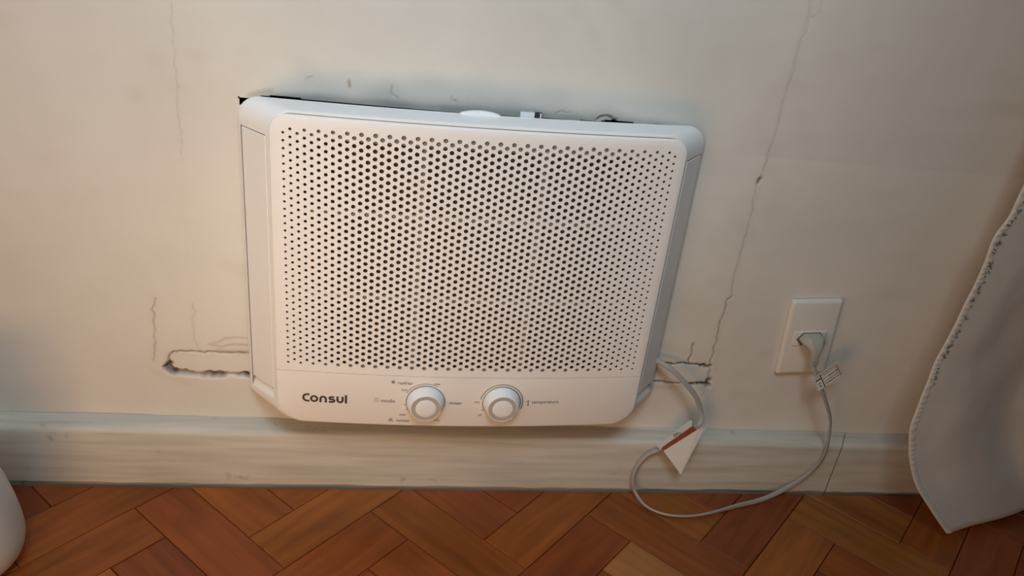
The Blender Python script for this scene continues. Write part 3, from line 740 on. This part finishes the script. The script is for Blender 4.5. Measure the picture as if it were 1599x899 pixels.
for ln in (arc(.4375, .1245, .0022, 0, 360, 10), [(.4382, .1262), (.4402, .1282), (.4440, .1272), (.4468, .1262)], [(.4590, .1475), (.4596, .1445), (.4615, .1420)]):
    v, f = ribbon(ln, .0011); k = len(V2); V2 += [tuple(q) for q in v]; F2 += [tuple(i+k for i in q) for q in f]
mesh('ink_mark', [tuple(pp(x, -.0522, z)) for x, z in V2], F2, M['ink'], pt_)

# ------------------------------------------------------------------ curtain with stitched side hem
EDGE = [(.815, -.070, 2.2), (.812, -.070, 1.6), (.808, -.070, 1.1), (.803, -.070, .75), (.8005, -.070, .62), (.7984, -.070, .543), (.7953, -.072, .5043), (.7851, -.074, .4708), (.7857, -.076, .4274), (.7815, -.078, .3798), (.7746, -.082, .3213),
        (.769, -.084, .2911), (.7660, -.09, .2304), (.7637, -.096, .1843), (.7725, -.10, .1472), (.7884, -.108, .1067), (.811, -.118, .0731), (.8652, -.1325, .015)]
ed = catmull(EDGE, 8); nr = len(ed)
def fold(d, amt):
    xs = [0, .06, .13, .20, .30, .40, .50, .60, .72, .85]; ys = [0, .16, .55, 1.0, .15, -.1, .8, .9, .0, .6]
    return np.interp(d, xs, ys)*amt
def smooth_fold(d, amt): return (fold(d-.02, amt)+2*fold(d, amt)+fold(d+.02, amt))/4 if d > .02 else fold(d, amt)
def cur_pt(i, d):
    e = ed[i]; s = i/(nr-1); z = e[2]
    amt = np.interp(z, [0, .1, .3, .6, 2.2], [.075, .060, .038, .030, .028])
    y = e[1]+smooth_fold(d, amt)+.003*math.sin(9*z+24*d)*min(1, d/.06)
    # soft diagonal drag wrinkles
    y += .0075*math.sin(26*(d*.8+z*.62)+.8)*min(1, d/.09)*np.interp(z, [0, .1, .5, 1], [.5, 1, .8, .2])
    if d > 0: y += .0035*mnoise.noise((e[0]*0+d*14, z*9, 3.1))*min(1, d/.05)+.0012*mnoise.noise((d*45, z*38, 7.7))*min(1, d/.03)
    y = min(y, -.040 if z < .13 else -.018)
    zz = z+d*np.interp(z, [0, .03, .2, .6], [0.0, -.0, .0, .0])
    return (e[0]+d, y, max(zz, .006))
ds = [0, .004, .010, .016, .024]+list(np.linspace(.035, .85, 80))
V = [cur_pt(i, d) for i in range(nr) for d in ds]; nd = len(ds)
F = [(i*nd+j, i*nd+j+1, (i+1)*nd+j+1, (i+1)*nd+j) for i in range(nr-1) for j in range(nd-1)]
cur = empty('curtain', (.80, -.09, .02)); tag(cur, 'grey taupe fabric curtain hanging at the right beside the outlet', 'curtain')
CO = np.array((.80, -.09, .02))
o = mesh('curtain_panel', [tuple(np.array(v)-CO) for v in V], F, M['fabric'], cur, smooth=True)
so = o.modifiers.new('thick', 'SOLIDIFY'); so.thickness = .0010
# hem band with puckers
V = []; hd = [-.0010, .0005, .0035, .0070, .0095, .0112]; hl = [-.0004, .0016, .0019, .0018, .0016, .0002]
fine = []
for i in range(nr-1):
    for k in range(4): fine.append((i+k/4))
fine.append(nr-1)
for fi in fine:
    i = min(int(fi), nr-2); f = fi-i; z = ed[i][2]*(1-f)+ed[i+1][2]*f
    puck = .0007*math.sin(z*640+3*math.sin(z*90))*(1 if z > .12 else .4)
    for d, l in zip(hd, hl):
        a = np.array(cur_pt(i, max(d, 0))); b = np.array(cur_pt(i+1, max(d, 0))); p = a*(1-f)+b*f
        p[0] += min(d, 0)+.0003*math.sin(z*130); p[1] -= l+(puck if .002 < d < .010 else 0); V.append(tuple(p-CO))
nh = len(hd); F = [(i*nh+j, i*nh+j+1, (i+1)*nh+j+1, (i+1)*nh+j) for i in range(len(fine)-1) for j in range(nh-1)]
o = mesh('side_hem', V, F, M['fabric'], cur, smooth=True)
V = []; F = []; rs = random.Random(5)
for i in range(44, nr-14):
    z = ed[i][2]
    if not (.25 < z < .56): continue
    for q in range(rs.choice((0, 1, 1, 2))):
        p = np.array(cur_pt(i, .0075+rs.uniform(-.003, .003))); p[2] += rs.uniform(-.004, .004); p[1] -= .0030; l = rs.uniform(.0014, .0032); w = rs.uniform(.0004, .0008); a = rs.uniform(-.9, .2)
        dx, dz = math.cos(a)*l, math.sin(a)*l; k = len(V)
        V += [tuple(p-CO+np.array(v)) for v in ((-dx, 0, -dz-w), (dx, 0, dz-w), (dx, 0, dz+w), (-dx, 0, -dz+w), (0, .0015, 0))]
        F += [(k, k+1, k+2, k+3), (k, k+4, k+1), (k+1, k+4, k+2), (k+2, k+4, k+3), (k+3, k+4, k)]
st = mesh('stitching', V, F, M['thread'], cur); st['kind'] = 'stuff'

# ------------------------------------------------------------------ white container at the left edge
bt = empty('plastic_container', (-.469, -.172, 0)); tag(bt, 'white rounded plastic container standing on the floor at the left', 'container')
prof = [(.0, .0015), (.030, .0008), (.044, .0015), (.055, .006), (.063, .015), (.067, .028), (.068, .042), (.0665, .060), (.063, .085), (.058, .110), (.053, .130), (.050, .150), (.049, .185)]
pr = catmull([(a, 0, b) for a, b in prof], 5)
rings = [[(max(p[0], .0004)*math.cos(2*math.pi*k/56), max(p[0], .0004)*math.sin(2*math.pi*k/56), p[2]) for k in range(56)] for p in pr]
V, F = loft(rings, cap0=True); mesh('container_body', V, F, M['bottle'], bt, smooth=True)
rings = [[(r*math.cos(2*math.pi*k/48), r*math.sin(2*math.pi*k/48), z) for k in range(48)] for r, z in ((.0470, .183), (.0510, .183), (.0515, .186), (.0515, .207), (.049, .211), (.030, .212))]
V, F = loft(rings, cap0=True, cap1=True); mesh('container_lid', V, F, M['bottle'], bt, auto=40)
